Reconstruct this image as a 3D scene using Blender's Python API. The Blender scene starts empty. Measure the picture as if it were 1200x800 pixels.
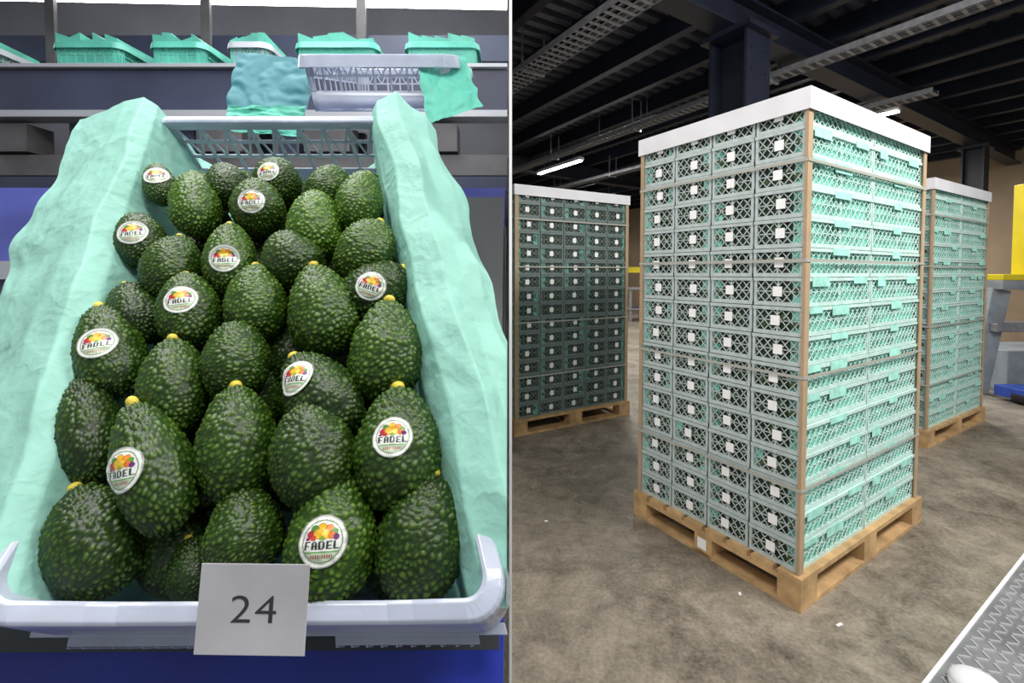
import bpy, bmesh, math, random
from mathutils import Vector, Matrix, Euler, noise
from mathutils.bvhtree import BVHTree
random.seed(4)
D=bpy.data; C=bpy.context; COL=C.scene.collection
# ------------------------------------------------------------ helpers
def link(o,parent=None):
    COL.objects.link(o)
    if parent is not None: o.parent=parent
    return o
def empty(name,M=None):
    e=D.objects.new(name,None); e.empty_display_size=.05; COL.objects.link(e)
    if M is not None: e.matrix_world=M
    return e
def mat(name,col,rough=.6,spec=.5,metal=0,noise_s=None,noise_amt=.25,bump=None,bump_s=60,trans=0,emit=None,world=False):
    m=D.materials.new(name); m.use_nodes=True; nt=m.node_tree; N=nt.nodes; L=nt.links
    b=N['Principled BSDF']; b.inputs['Base Color'].default_value=(*col,1); b.inputs['Roughness'].default_value=rough
    b.inputs['Metallic'].default_value=metal; b.inputs['Specular IOR Level'].default_value=spec
    if trans: b.inputs['Transmission Weight'].default_value=trans
    if emit: b.inputs['Emission Color'].default_value=(*emit[0],1); b.inputs['Emission Strength'].default_value=emit[1]
    if noise_s or bump:
        if world: co=N.new('ShaderNodeNewGeometry').outputs['Position']
        else: co=N.new('ShaderNodeTexCoord').outputs['Object']
    if noise_s:
        t=N.new('ShaderNodeTexNoise'); t.inputs['Scale'].default_value=noise_s; t.inputs['Detail'].default_value=5
        L.new(co,t.inputs['Vector'])
        r=N.new('ShaderNodeValToRGB'); r.color_ramp.elements[0].position=.3; r.color_ramp.elements[1].position=.7
        r.color_ramp.elements[0].color=(*[c*(1-noise_amt) for c in col],1); r.color_ramp.elements[1].color=(*[min(1,c*(1+noise_amt)) for c in col],1)
        L.new(t.outputs['Fac'],r.inputs['Fac']); L.new(r.outputs['Color'],b.inputs['Base Color'])
    if bump:
        t=N.new('ShaderNodeTexNoise'); t.inputs['Scale'].default_value=bump_s; t.inputs['Detail'].default_value=4
        L.new(co,t.inputs['Vector'])
        bp=N.new('ShaderNodeBump'); bp.inputs['Strength'].default_value=bump; bp.inputs['Distance'].default_value=.01
        L.new(t.outputs['Fac'],bp.inputs['Height']); L.new(bp.outputs['Normal'],b.inputs['Normal'])
    return m
class MB:
    def __init__(s): s.bm=bmesh.new(); s.mats=[]
    def mi(s,m):
        if m not in s.mats: s.mats.append(m)
        return s.mats.index(m)
    def hexa(s,P,m):
        v=[s.bm.verts.new(p) for p in P]; k=s.mi(m)
        for f in ((0,3,2,1),(4,5,6,7),(0,1,5,4),(1,2,6,5),(2,3,7,6),(3,0,4,7)):
            s.bm.faces.new([v[i] for i in f]).material_index=k
    def box(s,a,b,m):
        (x0,y0,z0),(x1,y1,z1)=a,b
        s.hexa([(x0,y0,z0),(x1,y0,z0),(x1,y1,z0),(x0,y1,z0),(x0,y0,z1),(x1,y0,z1),(x1,y1,z1),(x0,y1,z1)],m)
    def bar(s,p,q,w,n,t,m):
        p=Vector(p);q=Vector(q);n=Vector(n).normalized(); d=(q-p).normalized(); c=d.cross(n).normalized()*w/2; n=n*t
        s.hexa([p-c,p+c,q+c,q-c,p-c+n,p+c+n,q+c+n,q-c+n],m)
    def quad(s,P,m):
        s.bm.faces.new([s.bm.verts.new(p) for p in P]).material_index=s.mi(m)
    def cyl(s,p,q,r,m,seg=12,r2=None):
        p=Vector(p);q=Vector(q);d=q-p; M=Matrix.Translation((p+q)/2)@d.to_track_quat('Z','Y').to_matrix().to_4x4()
        g=bmesh.ops.create_cone(s.bm,cap_ends=True,segments=seg,radius1=r,radius2=r if r2 is None else r2,depth=d.length,matrix=M)
        k=s.mi(m)
        for v in g['verts']:
            for f in v.link_faces: f.material_index=k; f.smooth=len(f.verts)==4
    def ball(s,c,r,m,seg=10,rings=7):
        M=Matrix.Translation(c)@Matrix.Diagonal((*r,1))
        g=bmesh.ops.create_uvsphere(s.bm,u_segments=seg,v_segments=rings,radius=1,matrix=M); k=s.mi(m)
        for v in g['verts']:
            for f in v.link_faces: f.material_index=k; f.smooth=True
    def obj(s,name,parent=None,M=None,recalc=True,smooth=False,bevel=0):
        if recalc: bmesh.ops.recalc_face_normals(s.bm,faces=s.bm.faces)
        me=D.meshes.new(name); s.bm.to_mesh(me); s.bm.free()
        for m in s.mats: me.materials.append(m)
        if smooth:
            for p in me.polygons: p.use_smooth=True
        o=D.objects.new(name,me)
        if M is not None: o.matrix_world=M
        link(o,parent)
        if bevel:
            b=o.modifiers.new('bevel','BEVEL'); b.width=bevel; b.segments=2
        return o
# ------------------------------------------------------------ materials
M_floor=mat('concrete',(.30,.245,.19),.5)
nt=M_floor.node_tree;N=nt.nodes;L=nt.links
g=N.new('ShaderNodeNewGeometry')
def ntex(s,d=8,r=.6,dist=0):
    t=N.new('ShaderNodeTexNoise');t.inputs['Scale'].default_value=s;t.inputs['Detail'].default_value=d;t.inputs['Roughness'].default_value=r;t.inputs['Distortion'].default_value=dist
    L.new(g.outputs['Position'],t.inputs['Vector']);return t
t1=ntex(1.1,9,.72,.9);t2=ntex(7,10,.75,.5);t3=ntex(60,6,.75)
r1=N.new('ShaderNodeValToRGB');e=r1.color_ramp.elements
e[0].position=.40;e[0].color=(.075,.065,.050,1);e[1].position=.61;e[1].color=(.40,.35,.28,1)
k=e.new(.5);k.color=(.225,.194,.152,1)
mx=N.new('ShaderNodeMixRGB');mx.inputs['Fac'].default_value=.45
L.new(t1.outputs['Fac'],mx.inputs['Color1']);L.new(t2.outputs['Fac'],mx.inputs['Color2'])
mx2=N.new('ShaderNodeMixRGB');mx2.inputs['Fac'].default_value=.25
L.new(mx.outputs['Color'],mx2.inputs['Color1']);L.new(t3.outputs['Fac'],mx2.inputs['Color2'])
L.new(mx2.outputs['Color'],r1.inputs['Fac']);L.new(r1.outputs['Color'],N['Principled BSDF'].inputs['Base Color'])
r2=N.new('ShaderNodeMapRange');r2.inputs['To Min'].default_value=.30;r2.inputs['To Max'].default_value=.72
L.new(t1.outputs['Fac'],r2.inputs['Value']);L.new(r2.outputs['Result'],N['Principled BSDF'].inputs['Roughness'])
bp=N.new('ShaderNodeBump');bp.inputs['Strength'].default_value=.35;bp.inputs['Distance'].default_value=.01
L.new(t2.outputs['Fac'],bp.inputs['Height']);L.new(bp.outputs['Normal'],N['Principled BSDF'].inputs['Normal'])

M_navy=mat('navy_steel',(.009,.012,.024),.45,noise_s=3,noise_amt=.3)
M_deck=mat('steel_deck',(.085,.09,.11),.4,metal=.3,noise_s=1.5)
M_galv=mat('galvanised_steel',(.28,.28,.30),.45,metal=.5,noise_s=20)
M_wallb=mat('beige_wall',(.36,.27,.18),.8,noise_s=1.2,noise_amt=.15,world=True)
M_grey=mat('grey_wall',(.17,.175,.20),.8,noise_s=1.5,noise_amt=.2,world=True)
M_part=mat('white_partition',(.95,.95,.95),.6)
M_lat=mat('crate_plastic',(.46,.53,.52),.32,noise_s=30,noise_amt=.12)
M_lat_shade=mat('crate_plastic_shaded',(.17,.22,.21),.35,noise_s=30,noise_amt=.12)  # darker copy of the crate plastic: left stack's shade put into the colour
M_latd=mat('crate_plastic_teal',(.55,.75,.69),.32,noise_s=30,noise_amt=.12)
M_teal=mat('teal_tissue',(.16,.52,.42),.7,noise_s=7,noise_amt=.6,bump=1,bump_s=30,world=True)
M_tealo=mat('teal_tissue_edge',(.36,.74,.63),.7,noise_s=20,noise_amt=.2,world=True)
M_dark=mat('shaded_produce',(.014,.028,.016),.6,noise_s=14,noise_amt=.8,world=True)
M_avs=mat('stacked_avocado',(.03,.06,.018),.45,noise_s=60,noise_amt=.5,world=True)
M_wood=mat('pine_wood',(.50,.32,.15),.7,noise_s=12,noise_amt=.3)
M_card=mat('cardboard',(.42,.30,.185),.8,noise_s=8,noise_amt=.12)
M_cap=mat('white_cardboard',(.74,.74,.77),.7,noise_s=6,noise_amt=.06)
M_lab=mat('label_paper',(.92,.92,.92),.6)
M_strap=mat('strap_plastic',(.40,.40,.35),.35)
M_yel=mat('yellow_paint',(.75,.60,.01),.45,noise_s=4,noise_amt=.1)
M_mach=mat('machine_grey',(.25,.28,.31),.5,noise_s=5)
M_blue=mat('blue_paint',(.02,.06,.35),.4,noise_s=5)
M_blk=mat('black_rubber',(.01,.01,.012),.6)
M_tube=mat('fluorescent_tube',(1,1,1),emit=((1,.98,.95),14))
M_tread=mat('tread_plate',(.34,.34,.36),.4,metal=.5,noise_s=6)
M_treadh=mat('tread_lozenge',(.60,.60,.62),.35,metal=.4)
# ------------------------------------------------------------ camera
cd=D.cameras.new('camera'); cam=D.objects.new('camera',cd); COL.objects.link(cam)
cam.location=(0,0,1.45); cam.rotation_euler=(math.pi/2-.0337,0,0)
cd.lens=531/1200*36; cd.shift_y=-62.8/1200; cd.clip_start=.02; cd.clip_end=100
C.scene.camera=cam
# ------------------------------------------------------------ building
YAW=.554
B=Matrix.Rotation(YAW,4,'Z')
Bi=B.inverted()
def tob(x,y): p=Bi@Vector((x,y,0)); return p.x,p.y
ZC=4.25
m=MB(); m.box((-9,-3,-.1),(22,30,0),M_floor); m.obj('floor')
m=MB(); y=-2.0; pit=.19
pts=[]
while y<24:
    pts+= [(y,ZC),(y+.075,ZC),(y+.095,ZC+.07),(y+.17,ZC+.07)]; y+=pit
for a,b in zip(pts,pts[1:]):
    m.quad([(-4,a[0],a[1]),(22,a[0],a[1]),(22,b[0],b[1]),(-4,b[0],b[1])],M_deck)
m.box((-4,-2,ZC+.09),(22,24,ZC+.2),M_deck)
m.obj('ceiling',M=B)
def ibeam(m,axis,c,z0,z1,a,b,fw,t,mt):
    if axis=='y': bx=lambda x0,x1,za,zb: m.box((x0,a,za),(x1,b,zb),mt)
    else: bx=lambda x0,x1,za,zb: m.box((a,x0,za),(b,x1,zb),mt)
    bx(c-fw/2,c+fw/2,z0,z0+t); bx(c-fw/2,c+fw/2,z1-t,z1); bx(c-t/2,c+t/2,z0+t,z1-t)
cx,cy=tob(2.17,4.4)
m=MB()
x=cx-5.6
while x<20:
    ibeam(m,'y',x,ZC-.24,ZC,-1.5,23.5,.11,.014,M_navy); x+=.8
m.obj('ceiling_joists',M=B)
m=MB()
for yy in (cy-6.0,cy,cy+6.0,cy+12): ibeam(m,'x',yy,ZC-.55,ZC-.24,-3.5,20,.22,.022,M_navy)
m.obj('ceiling_beams',M=B)
def column(x,y,w,name='steel_column'):
    m=MB(); bx,by=x,y; t=.025
    m.box((bx-w/2,by-w/2,0),(bx+w/2,by-w/2+t,ZC-.55),M_navy); m.box((bx-w/2,by+w/2-t,0),(bx+w/2,by+w/2,ZC-.55),M_navy)
    m.box((bx-t/2,by-w/2+t,0),(bx+t/2,by+w/2-t,ZC-.55),M_navy)
    m.box((bx-w/2-.06,by-w/2-.06,ZC-.60),(bx+w/2+.06,by+w/2+.06,ZC-.55),M_navy)
    m.box((bx-w/2-.08,by-w/2-.08,0),(bx+w/2+.08,by+w/2+.08,.03),M_navy)
    for s in (-1,1):
        for z in (ZC-.75,ZC-.95): m.cyl((bx+s*w*.3,by-w/2-.012,z),(bx+s*w*.3,by-w/2,z),.012,M_navy,6)
    m.obj(name,M=B)
column(cx,cy,.38)
column(cx+7.2,cy+0.0,.3); column(cx,cy+6,.3); column(cx+7.2,cy+6,.3)
wx,wy=tob(9.9,10.5)
m=MB(); m.box((wx,-1,0),(wx+.15,24,ZC+.1),M_wallb); m.obj('wall_right',M=B)
m=MB(); m.box((-3,21,0),(wx,21.15,ZC+.1),M_wallb); m.obj('wall_back',M=B)
def tray(x,y,z,w,a,b,name='cable_tray'):
    m=MB(); bx,by=tob(x,y)
    for s in (-1,1):
        m.box((bx+s*w/2-.004,a,z),(bx+s*w/2+.004,b,z+.06),M_galv)
    yy=a
    while yy<b:
        m.box((bx-w/2,yy,z),(bx+w/2,yy+.03,z+.008),M_galv); yy+=.09
    for o in (-.3,0,.3): m.box((bx+o*w-.006,a,z+.003),(bx+o*w+.006,b,z+.012),M_galv)
    m.cyl((bx-.04,a,z+.03),(bx-.04,b,z+.03),.018,M_blk,6); m.cyl((bx+.05,a,z+.028),(bx+.05,b,z+.028),.014,M_blk,6)
    yy=by-1
    while yy<b:
        for s in (-1,1): m.box((bx+s*w/2-.006,yy,z+.06),(bx+s*w/2+.006,yy+.02,ZC-.245),M_galv)
        m.box((bx-w/2,yy-.005,z-.03),(bx+w/2,yy+.025,z),M_galv)
        yy+=2.0
    m.obj(name,M=B)
tray(.757,4.02,3.58,.28,1,20)
tray(3.43,4.24,3.58,.18,-1,20)
tray(2.75,9.2,3.58,.20,2,20)
def batten(x,y,z,l,en):
    bx,by=tob(x,y); P=empty('fluorescent_light',B)
    m=MB(); m.box((bx-.06,by-l/2,z+.03),(bx+.06,by+l/2,z+.09),M_cap)
    for yy in (by-l*.35,by+l*.35): m.cyl((bx,yy,z+.09),(bx,yy,ZC-.0),.006,M_galv,6)
    m.obj('housing',P)
    m=MB(); m.cyl((bx-.03,by-l/2+.03,z+.02),(bx-.03,by+l/2-.03,z+.02),.020,M_tube); m.cyl((bx+.03,by-l/2+.03,z+.02),(bx+.03,by+l/2-.03,z+.02),.020,M_tube)
    m.obj('tubes',P)
    if en:
        ld=D.lights.new('lamp','AREA'); ld.shape='RECTANGLE'; ld.size=.15; ld.size_y=l; ld.energy=en; ld.color=(1,.97,.92)
        o=D.objects.new('lamp',ld); link(o,P); o.location=(bx,by,z-.01)
batten(1.77,7.4,3.68,1.5,110); batten(1.0,9.8,3.68,1.5,90); batten(5.0,7.0,3.68,1.5,100)
batten(2.6,14,3.68,1.5,120); batten(7.0,9.5,3.68,1.5,150)
# ------------------------------------------------------------ pallet stacks
PH=.145
def pallet(m,W,Dp):
    o=.03; x0,x1,y0,y1=-o,W+o,-o,Dp+o
    for yy in (y0,(y0+y1)/2-.05,y1-.1): m.box((x0,yy,0),(x1,yy+.1,.02),M_wood)
    for xx in (x0,(x0+x1)/2-.05,x1-.1): m.box((xx,y0+.1,0),(xx+.1,y1-.1,.018),M_wood)
    for yy in (y0,(y0+y1)/2-.05,y1-.1):
        for xx in (x0,(x0+x1)/2-.07,x1-.14): m.box((xx,yy,.02),(xx+.14,yy+.1,.1),M_wood)
    for xx in (x0,(x0+x1)/2-.07,x1-.14): m.box((xx,y0,.1),(xx+.14,y1,.12),M_wood)
    n=int((y1-y0)/.13); st=(y1-y0-.1)/n
    for i in range(n+1): m.box((x0,y0+i*st,.121),(x1,y0+i*st+.1,PH),M_wood)
    m.box((x0-.0015,Dp/2-.02,.03),(x0,Dp/2+.03,.085),M_lab)
def wall_panel(m,o,d,n,w,h,nd,ml,kind):
    o=Vector(o);d=Vector(d);n=Vector(n);Z=Vector((0,0,1))
    g=.004
    def B3(a,b,z0,z1,t0,t1,mt):
        P=[o+d*a+Z*z0+n*t0,o+d*b+Z*z0+n*t0,o+d*b+Z*z0+n*t1,o+d*a+Z*z0+n*t1]
        m.hexa(P+[p+Z*(z1-z0) for p in P],mt)
    B3(g,w-g,h-.018,h-.003,-.012,.004,ml)
    B3(g,w-g,.0,.018,-.012,-.002,ml)
    for a in (g,w-g-.012): B3(a,a+.012,.0,h-.018,-.012,-.001,ml)
    B3(w*.5-.004,w*.5+.004,.018,h-.018,-.009,-.004,ml)
    z0,z1=.018,h-.018; zm=(z0+z1)/2
    B3(g,w-g,zm-.002,zm+.002,-.008,-.005,ml)
    cw=(w-2*g-.024)/nd
    for i in range(nd):
        a=g+.012+i*cw; b=a+cw
        for (za,zb) in ((z0,zm),(zm,z1)):
            m.bar(o+d*a+Z*za-n*.006,o+d*b+Z*zb-n*.006,.004,n,.003,ml)
            m.bar(o+d*a+Z*zb-n*.006,o+d*b+Z*za-n*.006,.004,n,.003,ml)
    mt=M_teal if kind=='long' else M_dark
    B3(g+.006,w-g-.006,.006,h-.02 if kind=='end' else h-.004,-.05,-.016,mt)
    if kind=='long':
        # tissue edges folded over the rim
        for q in range(3):
            if random.random()<.55:
                a=w*(.06+.3*q)+random.uniform(0,.03); b=a+w*random.uniform(.12,.26)
                B3(a,min(b,w-.02),h-random.uniform(.026,.05),h-.001,.0045,.006,M_tealo)
    if kind=='end':
        if random.random()<.6:
            s=random.choice((0,1)); a=g+.01 if s else w*.76
            B3(a,a+w*.18,.01,h-.004,-.03,-.013,M_teal)
        for i in range(4):
            c=o+d*(w*(.18+.21*i)+random.uniform(-.01,.01))+Z*random.uniform(.035,h*.6)-n*.03
            r=random.uniform(.022,.03); m.ball(c,(r,r,r*1.1),M_avs,8,6)
        c=w*.5+w*random.uniform(-.05,.05); z=h*.5; B3(c-.020,c+.020,z-.022,z+.022,-.0,.002,M_lab)
def stack(corner,yaw,Lu,Lv,nu,nv,Htot,nl,uface,vface,name='crate_pallet_stack',zst=(.147,.35,.59,.825),mend=None):
    M=Matrix.Translation((*corner,0))@Matrix.Rotation(yaw,4,'Z')
    P=empty(name,M); mend=mend or M_lat
    m=MB(); pallet(m,Lv,Lu); m.obj('pallet',P,bevel=.002)
    lh=(Htot-PH-.02)/nl
    vars_=[]
    for k in range(4):
        m=MB()
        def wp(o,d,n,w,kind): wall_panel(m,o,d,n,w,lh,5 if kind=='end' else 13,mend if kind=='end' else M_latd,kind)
        for i in range(nv):
            w=Lv/nv
            wp((i*w,0,0),(1,0,0),(0,-1,0),w,uface); wp((i*w,Lu,0),(1,0,0),(0,1,0),w,uface)
        for j in range(nu):
            w=Lu/nu
            wp((0,j*w,0),(0,1,0),(-1,0,0),w,vface); wp((Lv,j*w,0),(0,1,0),(1,0,0),w,vface)
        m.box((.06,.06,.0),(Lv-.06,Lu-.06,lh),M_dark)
        o=m.obj('crate_layer',P); vars_.append(o)
    for i in range(nl):
        if i<4: o=vars_[i]
        else: o=D.objects.new('crate_layer',vars_[random.randrange(4)].data); link(o,P)
        o.location=(random.uniform(-.003,.003),random.uniform(-.003,.003),PH+i*lh)
    top=PH+nl*lh
    m=MB(); t=.006; leg=.038
    for sx,x in ((1,0),(-1,Lv)):
        for sy,y in ((1,0),(-1,Lu)):
            a=x-sx*(t+.006); b=y-sy*(t+.006)
            m.box((min(a,a+sx*leg),min(b,b+sy*t),.08),(max(a,a+sx*leg),max(b,b+sy*t),top),M_card)
            ly=leg*.35 if (sx>0 and sy>0) else leg*.6
            m.box((min(a,a+sx*t),min(b+sy*t,b+sy*ly),.08),(max(a,a+sx*t),max(b+sy*t,b+sy*ly),top),M_card)
    m.obj('corner_protectors',P)
    m=MB(); e=.0135
    for fz in zst:
        z=Htot-(Htot-PH)*fz
        m.box((-e,-e-.002,z),(Lv+e,-e,z+.013),M_strap); m.box((-e,Lu+e,z),(Lv+e,Lu+e+.002,z+.013),M_strap)
        m.box((-e-.002,-e,z),(-e,Lu+e,z+.013),M_strap); m.box((Lv+e,-e,z),(Lv+e+.002,Lu+e,z+.013),M_strap)
    m.obj('straps',P)
    m=MB(); e=.022; zt=top+.012; h=.085
    m.box((-e,-e,zt),(Lv+e,Lu+e,zt+.006),M_cap)
    m.box((-e,-e,zt-h),(Lv+e,-e+.004,zt),M_cap); m.box((-e,Lu+e-.004,zt-h),(Lv+e,Lu+e,zt),M_cap)
    m.box((-e,-e+.004,zt-h),(-e+.004,Lu+e-.004,zt),M_cap); m.box((Lv+e-.004,-e+.004,zt-h),(Lv+e,Lu+e-.004,zt),M_cap)
    m.obj('cap_tray',P)
    return P
stack((1.237,1.92),.554,.885,1.303,4,2,2.222,16,'long','end')
stack((3.43,3.72),.53,.885,1.35,4,2,2.222,16,'long','end')
stack((.03,3.98),.50,.885,1.29,2,5,2.222,16,'end','long',mend=M_lat_shade)
# ------------------------------------------------------------ right side things
ex,ey=tob(1.48,1.555)
m=MB(); m.box((ex-.45,ey-1.6,.0),(ex+4,ey,.006),M_tread)
m.box((ex-.45,ey,.0),(ex+4,ey+.012,.012),M_lab)
for i in range(0,80):
    for j in range(0,22):
        px=ex-.40+i*.04; py=ey-.03-j*.04
        if (i+j)%2: m.bar((px-.013,py-.013,.005),(px+.013,py+.013,.005),.008,(0,0,1),.006,M_treadh)
        else: m.bar((px-.013,py+.013,.005),(px+.013,py-.013,.005),.008,(0,0,1),.006,M_treadh)
m.obj('tread_plate_ramp',M=B)
m=MB(); m.cyl((1.60,1.51,.011),(1.60,1.51,.035),.075,M_cap,24); m.ball((1.60,1.51,.033),(.075,.075,.035),M_cap,24,12); m.obj('domed_floor_cap')
m=MB()
for (x,y,a,l,w) in ((1.35,1.82,.4,.03,.01),(1.03,2.0,1.2,.02,.01),(.2,2.6,.2,.02,.01)):
    d=Vector((math.cos(a),math.sin(a),0))*l/2; m.bar(Vector((x,y,0))-d,Vector((x,y,0))+d,w,(0,0,1),.002,M_lab)
m.obj('paper_scraps')
m=MB()
m.box((6.05,5.3,1.42),(7.2,5.5,2.5),M_yel)
for z in (1.6,1.9,2.2): m.box((6.14,5.28,z),(6.30,5.3,z+.16),M_blk)
m.box((5.75,5.3,1.36),(7.2,5.7,1.43),M_yel)
m.box((5.75,5.3,1.25),(7.2,5.7,1.36),M_mach)
m.bar((5.85,5.4,1.25),(5.62,5.4,.0),.22,(0,1,0),.12,M_mach); m.bar((6.9,5.4,1.25),(6.9,5.4,0),.2,(0,1,0),.12,M_mach)
m.box((5.7,5.3,.75),(7.1,5.6,.85),M_galv)
m.box((6.0,5.45,.0),(7.2,6.2,.5),M_mach)
m.obj('packing_machine',bevel=.008)
m=MB()
for dy in (0,.35): m.box((5.75,4.75+dy-.07,.05),(6.7,4.75+dy+.07,.1),M_blue)
m.box((5.55,4.68,.05),(5.85,5.18,.17),M_blue)
for dy in (0,.35): m.cyl((6.55,4.75+dy-.04,.035),(6.55,4.75+dy+.04,.035),.035,M_blk)
m.cyl((5.62,4.85,.08),(5.62,5.0,.08),.08,M_blk)
m.obj('pallet_jack',bevel=.008)
m=MB()
for x in (3.5,4.6):
    for y in (13.4,14.0): m.box((x-.04,y-.04,0),(x+.04,y+.04,2.9 if y>13.8 else 1.0),M_navy if y>13.8 else M_galv)
m.box((3.4,13.3,.95),(4.7,14.1,1.0),M_galv); m.box((3.4,13.3,.35),(4.7,14.1,.4),M_galv)
m.box((3.4,14.05,1.45),(4.7,14.1,1.62),M_yel)
m.obj('workbench')
# ------------------------------------------------------------ left bay shell
m=MB(); m.box((-.0038,.6,0),(0,3.6,ZC-.25),M_part); m.obj('wall_partition')
m=MB(); m.box((-5,3.6,0),(0,3.7,ZC-.25),M_grey); m.obj('wall_rear_bay')
# ------------------------------------------------------------ avocado crate
CM=Matrix.Translation((-.2007,.3444,1.1972))@Euler((.8854,-.0019,.0048)).to_matrix().to_4x4()
SH=-.3
M_plas=mat('clear_plastic',(.58,.63,.76),.22,spec=.6,trans=.38,noise_s=12,noise_amt=.1)
def rrect(w,l,r,n=8):
    P=[]
    for (cx_,cy_,a0) in ((w/2-r,r,-90),(w/2-r,l-r,0),(-w/2+r,l-r,90),(-w/2+r,r,180)):
        for i in range(n+1):
            a=math.radians(a0+90*i/n); P.append((cx_+r*math.cos(a),cy_+r*math.sin(a),math.cos(a),math.sin(a)))
    out=[]
    for a,b in zip(P,P[1:]+P[:1]):
        d=math.hypot(b[0]-a[0],b[1]-a[1]); k=max(1,int(d/.02))
        for i in range(k):
            t=i/k; out.append([a[j]+(b[j]-a[j])*t for j in range(4)])
    return out
def crate(name,W,Lc,H,M,shear,mt,lugs=True,y0=0,parent=None,rad=.03,main=False):
    m=MB(); bm=m.bm; k=m.mi(mt)
    path=rrect(W-.024,Lc-.024,rad); o_=.012+y0
    prof=[(-.004,-.016),(-.004,-.001),(-.001,.001),(.009,.001),(.0115,-.001),(.0125,-.006),(.0165,-.028),(.0145,-.029),(.010,-.006),(.005,-.004),(.0,-.005),(-.001,-.016)]
    rows=[]
    for (x,y,nx,ny) in path:
        dx=W/2-.012-abs(x); dy=y; q=max(0,1-(dx+dy)/.095)
        lift=.028*q*q*(3-2*q) if lugs else 0
        rows.append([bm.verts.new((x+nx*a,y+o_+ny*a,z+lift*(1 if z>-.012 else .25))) for a,z in prof])
    for r,s in zip(rows,rows[1:]+rows[:1]):
        for i in range(len(prof)):
            j=(i+1)%len(prof); f=bm.faces.new((r[i],s[i],s[j],r[j])); f.material_index=k
    low=[]
    for zz,ins in ((-H*.62,-.004),(-H,-.010)):
        low.append([[bm.verts.new((x+nx*(ins+o),y+o_+ny*(ins+o),zz)) for (x,y,nx,ny) in path] for o in (0,-.003)])
    n=len(path)
    for i in range(n):
        j=(i+1)%n
        for o in (0,1):
            f=bm.faces.new((low[0][o][i],low[0][o][j],low[1][o][j],low[1][o][i])); f.smooth=True
        bm.faces.new((low[0][0][i],low[0][0][j],low[0][1][j],low[0][1][i]))
    bm.faces.new(low[1][0])
    bw=.0065 if main else .005
    for i in range(n):
        j=(i+1)%n; x,y,nx,ny=path[i]; x2,y2,nx2,ny2=path[j]
        top0=Vector((x-nx*.002,y+o_-ny*.002,-.012)); bot0=Vector((x-nx*.006,y+o_-ny*.006,-H*.62))
        top1=Vector((x2-nx2*.002,y2+o_-ny2*.002,-.012)); bot1=Vector((x2-nx2*.006,y2+o_-ny2*.006,-H*.62))
        nn=Vector((nx,ny,0))
        if i%2==0: m.bar(top0,bot0,bw,nn,.003,mt)
        for f_ in ((.35,.7) if main else (.5,)):
            md0=top0.lerp(bot0,f_); md1=top1.lerp(bot1,f_)
            if (md1-md0).length>.001: m.bar(md0,md1,bw,nn,.003,mt)
        if (top1-top0).length>.001:
            m.bar(md0 if i%2 else top0,top1 if i%2 else md1,.004,nn,.0025,mt)
    if main:
        for a,b in ((-.165,-.045),(.05,.165)):
            m.box((a,y0-.012,-.058),(b,y0+.004,-.036),mt)
            q=a
            while q<b: m.box((q,y0-.0135,-.056),(q+.002,y0-.012,-.036),mt); q+=.012
        m.box((-.19,y0-.006,-.045),(.19,y0+.002,-.028),mt)
    for v in bm.verts: v.co.x+=shear*v.co.y
    return m.obj(name,M=M,parent=parent,bevel=.0012 if main else 0)
crate('plastic_crate',.397,.682,.15,CM,SH,M_plas,y0=-.018,main=True,rad=.022)
# paper liner
M_paper=mat('tissue_paper',(.33,.64,.55),.6,spec=.25)
nt=M_paper.node_tree;N=nt.nodes;L=nt.links;b=N['Principled BSDF']
co=N.new('ShaderNodeTexCoord');t=N.new('ShaderNodeTexNoise');t.inputs['Scale'].default_value=9;t.inputs['Detail'].default_value=5
L.new(co.outputs['Object'],t.inputs['Vector'])
mxv=N.new('ShaderNodeMixRGB');mxv.inputs['Fac'].default_value=.22
L.new(co.outputs['Object'],mxv.inputs['Color1']);L.new(t.outputs['Color'],mxv.inputs['Color2'])
wv=N.new('ShaderNodeTexVoronoi');wv.inputs['Scale'].default_value=15;L.new(mxv.outputs['Color'],wv.inputs['Vector'])
wv2=N.new('ShaderNodeTexVoronoi');wv2.inputs['Scale'].default_value=40;L.new(mxv.outputs['Color'],wv2.inputs['Vector'])
ad=N.new('ShaderNodeMath');ad.operation='MULTIPLY_ADD';ad.inputs[1].default_value=.3;L.new(wv2.outputs['Distance'],ad.inputs[0]);L.new(wv.outputs['Distance'],ad.inputs[2])
bp=N.new('ShaderNodeBump');bp.inputs['Strength'].default_value=.6;bp.inputs['Distance'].default_value=.006
L.new(ad.outputs['Value'],bp.inputs['Height']);L.new(bp.outputs['Normal'],b.inputs['Normal'])
tr=N.new('ShaderNodeBsdfTranslucent');tr.inputs['Color'].default_value=(.35,.75,.62,1)
ms=N.new('ShaderNodeMixShader');ms.inputs['Fac'].default_value=.25
L.new(b.outputs['BSDF'],ms.inputs[1]);L.new(tr.outputs['BSDF'],ms.inputs[2]);L.new(ms.outputs['Shader'],N['Material Output'].inputs['Surface'])
def crump(p,s,amp):
    a=noise.noise(Vector(p)*s); b_=noise.noise(Vector(p)*s*2.3+Vector((7,3,1)))
    return amp*((.25-abs(a))*1.6+(.2-abs(b_))*.7)
def crease(p,s,amp):
    q=Vector(p)*s; q=q+noise.noise_vector(q*.7)*.5
    d=noise.voronoi(q)[0]; q2=q*2.6+Vector((4,4,4)); d2=noise.voronoi(q2)[0]
    return amp*((d[0]-.45)+.3*(d2[0]-.45))
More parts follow.
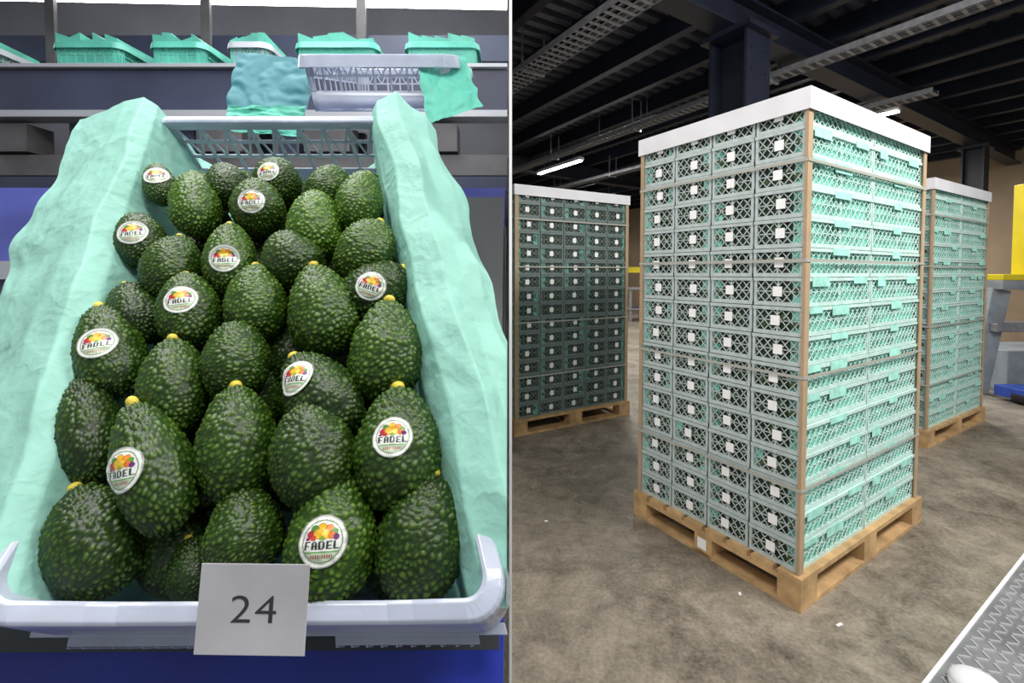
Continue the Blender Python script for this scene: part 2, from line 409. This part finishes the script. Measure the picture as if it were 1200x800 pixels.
def strip(bm,side,par):
    NY=260;NX=110; rows=[]
    for i in range(NY+1):
        y=-.012+.680*i/NY+ .004
        wob=noise.noise(Vector((y*9,side*5,1)))
        wob2=noise.noise(Vector((y*16,side*5,7)))
        sec=par(y/.664,wob,wob2)
        cum=[0]
        for a,b_ in zip(sec,sec[1:]): cum.append(cum[-1]+math.hypot(b_[0]-a[0],b_[1]-a[1]))
        row=[]
        for j in range(NX+1):
            s=cum[-1]*j/NX
            k=max(q for q in range(len(sec)-1) if cum[q]<=s+1e-9)
            tt=(s-cum[k])/(cum[k+1]-cum[k])
            q=[sec[k][c]+(sec[k+1][c]-sec[k][c])*tt for c in (0,1)]
            edge=j/NX
            x=side*(.2+q[0])+SH*y; z=q[1]
            P=Vector((s,y*.7,side*3.1))
            z+=crease(P,13,.010)*(.35+.65*edge)+noise.noise(P*5)*.008*edge
            x+=side*crease(P+Vector((9,0,0)),12,.007)*(.4+.6*edge)
            yy=y+(noise.noise(Vector((s*7,side,2)))*.016)*min(1,i/15)*edge
            if side>0: x=min(x,.1965)
            row.append(bm.verts.new((x,yy,z)))
        rows.append(row)
    for r,s in zip(rows,rows[1:]):
        for j in range(NX): bm.faces.new((r[j],r[j+1],s[j+1],s[j])).smooth=True
def sm(a,b,t):
    t=max(0,min(1,(t-a)/(b-a))); return t*t*(3-2*t)
def parL(t,w,w2):
    r=sm(0,.25,t)
    return [(-.06,-.12),(-.034,-.09),(-.030+w2*.004,-.03),(-.022,.010+.002*r),(-.006+w*.008,.022+.006*r+w2*.005),(.030,.015+.006*r),(.075+w*.01,.004+w2*.006),(.120+w*.018+.008*sm(.5,.8,t),-.014+w2*.01)]
def parR(t,w,w2):
    r=sm(0,.25,t)
    return [(-.075,-.12),(-.050,-.10),(-.044+w2*.004,-.05),(-.036,-.01),(-.018+w*.008,.014+.007*r),(.018+w*.008,.020+.012*r+w2*.005),(.036,.008),(.058+w*.006,-.010+w2*.008),(.074+w*.012,-.035)]
m=MB();m.mi(M_paper);strip(m.bm,-1,parL); strip(m.bm,1,parR)
m.quad([(-.2,.01,-.125),(.2,.01,-.125),(.2+SH*.66,.65,-.125),(-.2+SH*.66,.65,-.125)],M_paper)
m.obj('tissue_paper_liner',M=CM,recalc=False)
# ------------------------------------------------------------ avocados
M_avo=D.materials.new('avocado_skin');M_avo.use_nodes=True;nt=M_avo.node_tree;N=nt.nodes;L=nt.links;b=N['Principled BSDF']
at=N.new('ShaderNodeAttribute');at.attribute_name='bump'
oi=N.new('ShaderNodeObjectInfo')
ra=N.new('ShaderNodeValToRGB');e=ra.color_ramp.elements
e[0].position=.0;e[0].color=(.004,.013,.002,1);e[1].position=1;e[1].color=(.038,.075,.009,1);k=e.new(.45);k.color=(.018,.044,.005,1)
rb=N.new('ShaderNodeValToRGB');e=rb.color_ramp.elements
e[0].position=.0;e[0].color=(.018,.058,.003,1);e[1].position=1;e[1].color=(.14,.24,.022,1);k=e.new(.45);k.color=(.068,.150,.010,1)
L.new(at.outputs['Fac'],ra.inputs['Fac']);L.new(at.outputs['Fac'],rb.inputs['Fac'])
co=N.new('ShaderNodeTexCoord');tn=N.new('ShaderNodeTexNoise');tn.inputs['Scale'].default_value=1.4;tn.inputs['Detail'].default_value=2
L.new(co.outputs['Object'],tn.inputs['Vector'])
am=N.new('ShaderNodeMath');am.operation='MULTIPLY_ADD';am.inputs[1].default_value=.6;am.inputs[2].default_value=-.20
L.new(tn.outputs['Fac'],am.inputs[0])
aa=N.new('ShaderNodeMath');aa.operation='ADD';aa.use_clamp=True;L.new(am.outputs[0],aa.inputs[0]);L.new(oi.outputs['Color'],aa.inputs[1])
mx=N.new('ShaderNodeMixRGB');L.new(aa.outputs[0],mx.inputs['Fac']);L.new(ra.outputs['Color'],mx.inputs['Color1']);L.new(rb.outputs['Color'],mx.inputs['Color2'])
L.new(mx.outputs['Color'],b.inputs['Base Color']);b.inputs['Roughness'].default_value=.40;b.inputs['Specular IOR Level'].default_value=.38
M_stem=mat('stem',(.62,.50,.05),.6,noise_s=4)
def avo_mesh(seed,k):
    bm=bmesh.new();NS,NR=170,140;rows=[];hs=[]
    off=Vector((seed*11.3,seed*5.1,seed*2.7))
    for i in range(NR+1):
        ph=math.pi*i/NR; zc=-math.cos(ph)
        r=(math.sin(ph)**.92)*(1-k*zc-.05*zc*zc)/(1+k*.18)
        row=[]
        for j in range(NS if 0<i<NR else 1):
            a=2*math.pi*j/NS
            p=Vector((r*math.cos(a),r*math.sin(a),zc))
            q=Vector((p.x,p.y,p.z*1.45))
            d=noise.voronoi(q*7.2+off+.5*noise.noise_vector(q*3+off))[0]
            hh=min(1,max(0,(d[1]-d[0])*1.6)); hh=hh*hh*(3-2*hh)
            hh=.75*hh+.25*max(0,1-d[0]*1.4)
            lump=noise.noise(q*1.3+off)*.05+noise.noise(q*4+off)*.016
            nrm=Vector((p.x,p.y,p.z*.7)).normalized()
            v=bm.verts.new(p+nrm*(lump+.054*hh)); row.append(v); hs.append(hh)
        rows.append(row)
    for r_,s in zip(rows,rows[1:]):
        n=max(len(r_),len(s))
        for j in range(n):
            jj=(j+1)%n
            if len(r_)==1: f=bm.faces.new((r_[0],s[jj],s[j]))
            elif len(s)==1: f=bm.faces.new((r_[j],r_[jj],s[0]))
            else: f=bm.faces.new((r_[j],r_[jj],s[jj],s[j]))
            f.smooth=True
    M=Matrix.Translation((0,0,1.04))@Matrix.Diagonal((.17,.17,.10,1))
    g=bmesh.ops.create_uvsphere(bm,u_segments=14,v_segments=8,radius=1,matrix=M)
    for v in g['verts']:
        for f in v.link_faces: f.material_index=1; f.smooth=True
    bmesh.ops.recalc_face_normals(bm,faces=bm.faces)
    me=D.meshes.new('avocado'); bm.to_mesh(me); bm.free()
    a=me.attributes.new('bump','FLOAT','POINT')
    a.data.foreach_set('value',hs+[1]*(len(me.vertices)-len(hs)))
    me.materials.append(M_avo); me.materials.append(M_stem)
    return me
meshes=[avo_mesh(i,kk) for i,kk in enumerate((.12,.18,.23,.15))]
AV=[(-.163,.044,.0325,.0940,-22,.05,-.020),(-.082,.024,.0200,.0500,-10,.0,-.045),(-.033,.050,.0305,.0713,-8,.2,-.018),(.047,.043,.0365,.0950,8,.45,-.014),(.123,.045,.0375,.0960,12,.1,-.020),
(-.208,.136,.0250,.1050,-8,.0,-.006),(-.121,.100,.0298,.1180,-20,.15,.008),(-.060,.123,.0335,.1010,0,.25,-.004),(.019,.109,.0362,.0960,-12,.1,.002),(.094,.117,.0394,.1060,0,.2,-.004),
(-.230,.220,.0300,.1080,-12,.15,0),(-.143,.180,.0295,.0953,0,.2,0),(-.090,.209,.0313,.0794,5,.2,0),(.010,.168,.0340,.0980,-38,.0,0),(.067,.221,.0376,.1054,4,.35,0),
(-.236,.276,.0270,.0802,-20,.0,-.01),(-.166,.272,.0310,.0886,-5,.25,0),(-.094,.284,.0315,.0889,0,.45,.0),(-.015,.275,.0370,.1076,-12,.35,0),(.040,.306,.0359,.0791,50,.1,-.01),
(-.214,.336,.0305,.0816,15,.25,0),(-.148,.349,.0290,.0978,0,.45,0),(-.072,.349,.0344,.0786,-30,.15,0),(.019,.363,.0349,.0842,25,.5,0),(-.276,.383,.0265,.0791,-10,.1,0),
(-.234,.451,.0300,.1060,-3,.7,0),(-.147,.447,.0330,.0845,-10,.35,0),(-.059,.410,.0335,.0997,3,1,.0),(-.008,.455,.0303,.0924,15,.8,0),(-.302,.492,.0200,.0759,-10,.3,0),
(-.214,.501,.0290,.0790,-15,.1,-.01),(-.144,.511,.0309,.0773,-15,.2,-.01),(-.061,.490,.0325,.0745,15,.4,-.01)]
for i in range(8):
    y=.045+.070*i
    for j in range(5 if i%2 else 4):
        x=SH*y+(-.118+.067*j if i%2 else -.10+.072*j)
        AV.append((x+random.uniform(-.006,.006)-.008,y+random.uniform(-.006,.006),.031,.085,random.uniform(-25,25),random.uniform(0,.15),-.060))
AP=empty('avocado_pile')
info=[]
for n,(x,y,r,l,roll,br,z) in enumerate(AV):
    c=CM@Vector((x,y,z))
    lean=math.radians(20+12*(y/.5))
    dy=math.sin(lean); dz=math.cos(lean)
    dx=(c.x/c.y)*dy+math.tan(math.radians(roll))*dz
    ax=Vector((dx,dy,dz)).normalized()
    R=ax.to_track_quat('Z','Y').to_matrix().to_4x4()@Matrix.Rotation(random.uniform(0,6.28),4,'Z')
    o=D.objects.new('avocado',meshes[n%4]); link(o,AP)
    Mx=Matrix.Translation(c)@R@Matrix.Diagonal((r*1.02,r*1.02,l/2*1.03,1))
    o.matrix_world=Mx; o.color=(br,br,br,1)
    info.append((c,ax,Mx,n%4))
# ------------------------------------------------------------ fruit stickers
M_stk=D.materials.new('fruit_sticker');M_stk.use_nodes=True;nt=M_stk.node_tree;N=nt.nodes;b=N['Principled BSDF']
at=N.new('ShaderNodeAttribute');at.attribute_name='ink';nt.links.new(at.outputs['Color'],b.inputs['Base Color']);b.inputs['Roughness'].default_value=.35
FONT={'F':"11111 11000 11000 11110 11000 11000 11000",'A':"01110 11011 11011 11111 11011 11011 11011",'D':"11110 11011 11011 11011 11011 11011 11110",'E':"11111 11000 11000 11110 11000 11000 11111",'L':"11000 11000 11000 11000 11000 11000 11111"}
WH=(.66,.67,.64)
def ink(u,v):
    r=math.hypot(u,v)
    if r>.95: return (.25,.27,.25)
    if r>.82: return WH
    if r>.775: return (.12,.22,.10)
    c=WH
    for (a,b_,q,cc) in ((-.05,.50,.2,(.70,.38,.02)),(.26,.46,.18,(.60,.20,.02)),(-.34,.44,.18,(.08,.20,.03)),(.46,.34,.15,(.08,.24,.03)),(-.50,.26,.15,(.42,.02,.05)),(-.2,.28,.2,(.70,.42,.03)),(.12,.26,.18,(.72,.48,.04)),(.36,.22,.15,(.60,.16,.02)),(.55,.16,.12,(.12,.02,.16)),(-.38,.12,.12,(.45,.05,.03)),(-.6,.08,.08,(.25,.02,.16)),(.0,.10,.1,(.20,.34,.04))):
        if (u-a)**2+(v-b_)**2<q*q: c=cc
        if q*q*.72<(u-a)**2+(v-b_)**2<q*q: c=tuple(t*.55 for t in cc)
    if -.34<v<.04: c=WH
    gx=(u+.70)/(1.40/29); gy=(.0-v)/(.30/7)
    if 0<=gx<29 and 0<=gy<7:
        k=int(gx)//6; q=int(gx)%6
        if q<5 and FONT['FADEL'[k]].split()[int(gy)][q]=='1': c=(.03,.05,.04)
    if v<-.36 and r<.775: c=(.42,.50,.38)
    if -.42<v<-.36 and abs(u)<.66: c=(.07,.28,.04)
    if -.62<v<-.49 and abs(u)<.44 and int((u+1)*22)%2: c=(.30,.05,.04)
    return c
SP=empty('fruit_stickers')
def sticker(i,n,rad=.0185):
    c,ax,Mx,k=info[i-1]; me=meshes[k]
    bv=BVHTree.FromPolygons([Mx@v.co for v in me.vertices],[tuple(p.vertices) for p in me.polygons])
    n=Vector(n).normalized(); up=(Vector((0,0,1))-n*n.z).normalized(); up=(up*.6+(ax-n*ax.dot(n))*.4).normalized(); rt=up.cross(n).normalized()
    G=84; bm=bmesh.new(); vs={}; cols=[]
    for a in range(G+1):
        for b_ in range(G+1):
            u=-1+2*a/G; v=-1+2*b_/G; rr=math.hypot(u,v)
            if rr>1.03: continue
            if rr>1: u/=rr; v/=rr
            org=c+n*.15+rt*u*rad+up*v*rad
            h=bv.ray_cast(org,-n)
            if h[0] is None: continue
            vs[(a,b_)]=(h[0],u,v)
    def hgt(key): return (vs[key][0]-c).dot(n)
    hm=max(hgt(k_) for k_ in vs)
    bmv={}
    for key,(p,u,v) in vs.items():
        s=0;w=0
        for da in (-4,0,4):
            for db in (-4,0,4):
                q=(key[0]+da,key[1]+db)
                if q in vs: s+=hgt(q);w+=1
        hh=max(s/w,hm-.009)+.0012
        bmv[key]=bm.verts.new(c+rt*u*rad+up*v*rad+n*hh); cols.append((*ink(u,v),1))
    for (a,b_) in vs:
        q=[(a,b_),(a+1,b_),(a+1,b_+1),(a,b_+1)]
        if all(t in bmv for t in q): bm.faces.new([bmv[t] for t in q]).smooth=True
    me2=D.meshes.new('sticker'); bm.to_mesh(me2); bm.free()
    at=me2.color_attributes.new('ink','FLOAT_COLOR','POINT')
    at.data.foreach_set('color',[x for c_ in cols for x in c_])
    me2.materials.append(M_stk); link(D.objects.new('sticker',me2),SP)
for (i,nx,ny,nz,rd) in ((4,.12,-.88,.45,.0188),(7,-.1,-.97,.20,.0185),(10,.08,-.80,.55,.0175),(11,.36,-.84,.39,.017),(14,-.45,-.60,.66,.018),(17,.29,-.85,.44,.0165),(20,.08,-.97,.20,.017),(22,.36,-.92,.0,.0165),(25,.36,-.90,.24,.0165),(27,.30,-.94,-.0,.0165),(30,.40,-.82,.40,.0155),(32,.10,-.97,.2,.0155)):
    sticker(i,(nx,ny,nz),rd)
# ------------------------------------------------------------ count card
M_cardp=mat('count_card_paper',(.46,.46,.49),.5,noise_s=8,noise_amt=.2)
M_ink=mat('card_ink',(.03,.03,.04),.6)
P=empty('count_card',Matrix.Translation((-.1850,.315,1.2115))@Euler((math.radians(80),0,math.radians(-1))).to_matrix().to_4x4())
m=MB(); m.box((-.0395,-.031,-.0006),(.0395,.029,0),M_cardp); m.obj('card',P,bevel=.0004)
cu=D.curves.new('number','FONT'); cu.body='24'; cu.size=.026; cu.space_character=1.08; cu.align_x='CENTER'; cu.align_y='CENTER'; cu.extrude=.0001; cu.offset=-.0002; cu.materials.append(M_ink)
o=D.objects.new('number',cu); link(o,P); o.location=(.001,-.002,.0002); o.scale=(1.3,1,1)
# ------------------------------------------------------------ inclined conveyor under the crate
M_belt=mat('blue_belt',(.012,.03,.33),.35,noise_s=8,noise_amt=.15)
M_plate=mat('dark_plate',(.045,.05,.055),.35,metal=.4)
m=MB(); m.box((-.45,-.30,-.215),(.192,.30,-.205),M_belt)
m.box((-.45,-.30,-.26),(.192,.62,-.216),M_plate)
m.obj('inclined_belt_conveyor',M=CM)
m=MB(); m.box((-.42,-.036,-.168),(.188,.64,-.156),M_plate); m.obj('crate_support_tray',M=CM)
m=MB()
for x in (-.6,-.1):
    for y,z in ((.50,.90),(.85,1.28)): m.box((x-.025,y-.025,0),(x+.025,y+.025,z),M_navy)
m.obj('conveyor_stand')
# ------------------------------------------------------------ background packing line
M_rail=mat('pale_rail',(.42,.44,.48),.4,metal=.2)
M_dkb=mat('dark_blue_frame',(.040,.048,.09),.45,noise_s=4)
M_bb=mat('belt_violet_blue',(.045,.055,.22),.7,noise_s=3,noise_amt=.3,spec=.2)
M_gr=mat('frame_grey',(.11,.105,.11),.5,noise_s=4,noise_amt=.4)
M_tl=mat('teal_crate_plastic',(.10,.46,.36),.4,noise_s=8,noise_amt=.3)
def line_conv(name,y0,z0,y1,z1,x0,x1):
    m=MB()
    m.hexa([(x0,y0,z0-.01),(x1,y0,z0-.01),(x1,y1,z1-.01),(x0,y1,z1-.01),(x0,y0,z0),(x1,y0,z0),(x1,y1,z1),(x0,y1,z1)],M_bb)
    m.box((x0,y0-.03,z0-.035),(x1,y0-.002,z0+.006),M_rail)
    m.box((x0,y0-.02,z0-.30),(x1,y0,z0-.035),M_dkb)
    x=x0+.05
    while x<x1:
        m.box((x,y0+.01,0),(x+.05,y0+.06,z0-.012),M_gr); x+=.6
    return m.obj(name)
line_conv('sorting_conveyor',1.05,1.47,1.40,1.71,-2.2,-.02)
m=MB()
X0,X1=-3.4,-.02
m.box((X0,2.0,2.15),(X1,2.05,2.33),M_dkb)
m.box((X0,1.98,2.335),(X1,2.5,2.35),M_rail)
m.box((X0,1.97,2.12),(X1,2.06,2.148),M_rail)
m.box((X0,2.02,1.88),(X1,2.05,1.97),M_gr)
m.box((X0,1.95,1.80),(X1,2.0,1.86),M_dkb)
x=X0
while x<X1-.1:
    m.box((x,2.06,0),(x+.09,2.12,2.15),M_dkb); m.box((x+.25,2.3,1.2),(x+.31,2.34,2.15),M_gr)
    m.box((x+.14,2.0,1.98),(x+.34,2.12,2.10),M_gr); x+=.47
m.box((X0,2.4,1.2),(X1,2.45,2.05),M_gr)
m.box((X0,2.55,2.62),(X1,2.6,2.76),M_dkb)
m.box((X0,2.7,2.40),(X1,2.75,2.60),M_gr)
x=X0
while x<X1-.1:
    m.box((x,2.52,2.35),(x+.05,2.54,3.1),M_gr); x+=.85
m.obj('packing_line_frame')
P=empty('far_crate_row')
for k,(x,w,mt) in enumerate(((-3.05,.34,M_tl),(-2.55,.34,M_rail),(-1.93,.32,M_tl),(-1.52,.26,M_tl),(-.80,.38,M_tl),(-.32,.34,M_tl),(-1.2,.2,M_rail))):
    crate('crate',w,.3,.14,Matrix.Translation((x,2.08,2.492)),0,mt,parent=P,lugs=False)
    m=MB()
    for q in range(5):
        a=x-w/2+.02+q*(w-.04)/5; m.hexa([(a,2.10,2.37),(a+(w-.04)/5,2.10,2.37),(a+(w-.04)/5,2.34,2.37),(a,2.34,2.37),(a,2.09,2.50+random.uniform(0,.04)),(a+(w-.04)/5,2.09,2.50+random.uniform(0,.04)),(a+(w-.04)/5,2.34,2.52),(a,2.34,2.52)],M_tl)
    m.obj('paper',P)
M2=Matrix.Translation((-.335,1.12,1.98))@Euler((.35,0,0)).to_matrix().to_4x4()
crate('plastic_crate',.40,.5,.13,M2,0,M_plas,lugs=False)
def drape(name,P0,P1,P2,P3,seed,mt,amp=.006):
    m=MB();bm=m.bm;m.mi(mt);n=40;R_=[]
    for i in range(n+1):
        r=[]
        for j in range(n+1):
            u,v=i/n,j/n
            p=Vector(P0)*(1-u)*(1-v)+Vector(P1)*u*(1-v)+Vector(P2)*u*v+Vector(P3)*(1-u)*v
            q=Vector((u*.3,v*.3,seed)); p+=Vector((crump(q,10,amp),crump(q+Vector((5,5,5)),9,amp*2),crump(q+Vector((2,8,1)),10,amp)))
            r.append(bm.verts.new(p))
        R_.append(r)
    for a,b_ in zip(R_,R_[1:]):
        for j in range(n): bm.faces.new((a[j],a[j+1],b_[j+1],b_[j])).smooth=True
    m.obj(name,recalc=False)
M_tealp=mat('teal_paper_far',(.08,.42,.32),.6)
M_tarp=mat('blue_teal_cloth',(.045,.20,.24),.6)
drape('paper_drape',(-.20,1.08,1.80),(-.07,1.08,1.84),(-.12,1.2,2.01),(-.24,1.15,2.0),2,M_tealp)
drape('paper_drape',(-.78,1.25,1.90),(-.57,1.25,1.86),(-.56,1.32,2.06),(-.79,1.32,2.08),5,M_tarp)
drape('paper_drape',(-.76,1.22,1.83),(-.57,1.22,1.81),(-.56,1.24,1.90),(-.77,1.24,1.90),8,M_tealp)
m=MB(); m.cyl((-3.4,2.6,3.02),(-.03,2.6,2.96),.03,M_tube); m.box((-3.4,2.55,3.06),(-.03,2.66,3.12),M_cap); m.obj('line_fluorescent_light')
# ------------------------------------------------------------ lights
def area(name,loc,tgt,sx,sy,en,col=(1,1,1)):
    ld=D.lights.new(name,'AREA'); ld.shape='RECTANGLE'; ld.size=sx; ld.size_y=sy; ld.energy=en; ld.color=col
    o=D.objects.new(name,ld); COL.objects.link(o); o.location=loc
    o.rotation_euler=(Vector(tgt)-Vector(loc)).to_track_quat('-Z','Y').to_euler()
area('unseen_area_light',(-.7,.35,2.75),(-.25,.5,1.4),.9,.35,16,(1,.98,.94))  # unseen light added to brighten the avocados, no fixture built
area('unseen_area_light',(-1.0,1.6,3.3),(-.8,1.4,1.5),2.0,.4,38)  # added light for the packing line behind the crate, out of view
area('unseen_area_light',(.6,-.6,3.7),(1.5,2.2,1.0),2.0,.6,78,(1,.97,.93))  # added light above and behind the camera, aimed at the main stack
area('unseen_area_light',(3.2,.9,3.9),(2.2,2.4,.8),2.0,.6,170,(1,.97,.93))  # added out-of-view light that brightens the main stack's right face
w=D.worlds.new('world'); C.scene.world=w; w.use_nodes=True
w.node_tree.nodes['Background'].inputs[0].default_value=(.88,.93,1,1); w.node_tree.nodes['Background'].inputs[1].default_value=.42
C.scene.view_settings.view_transform='Standard'
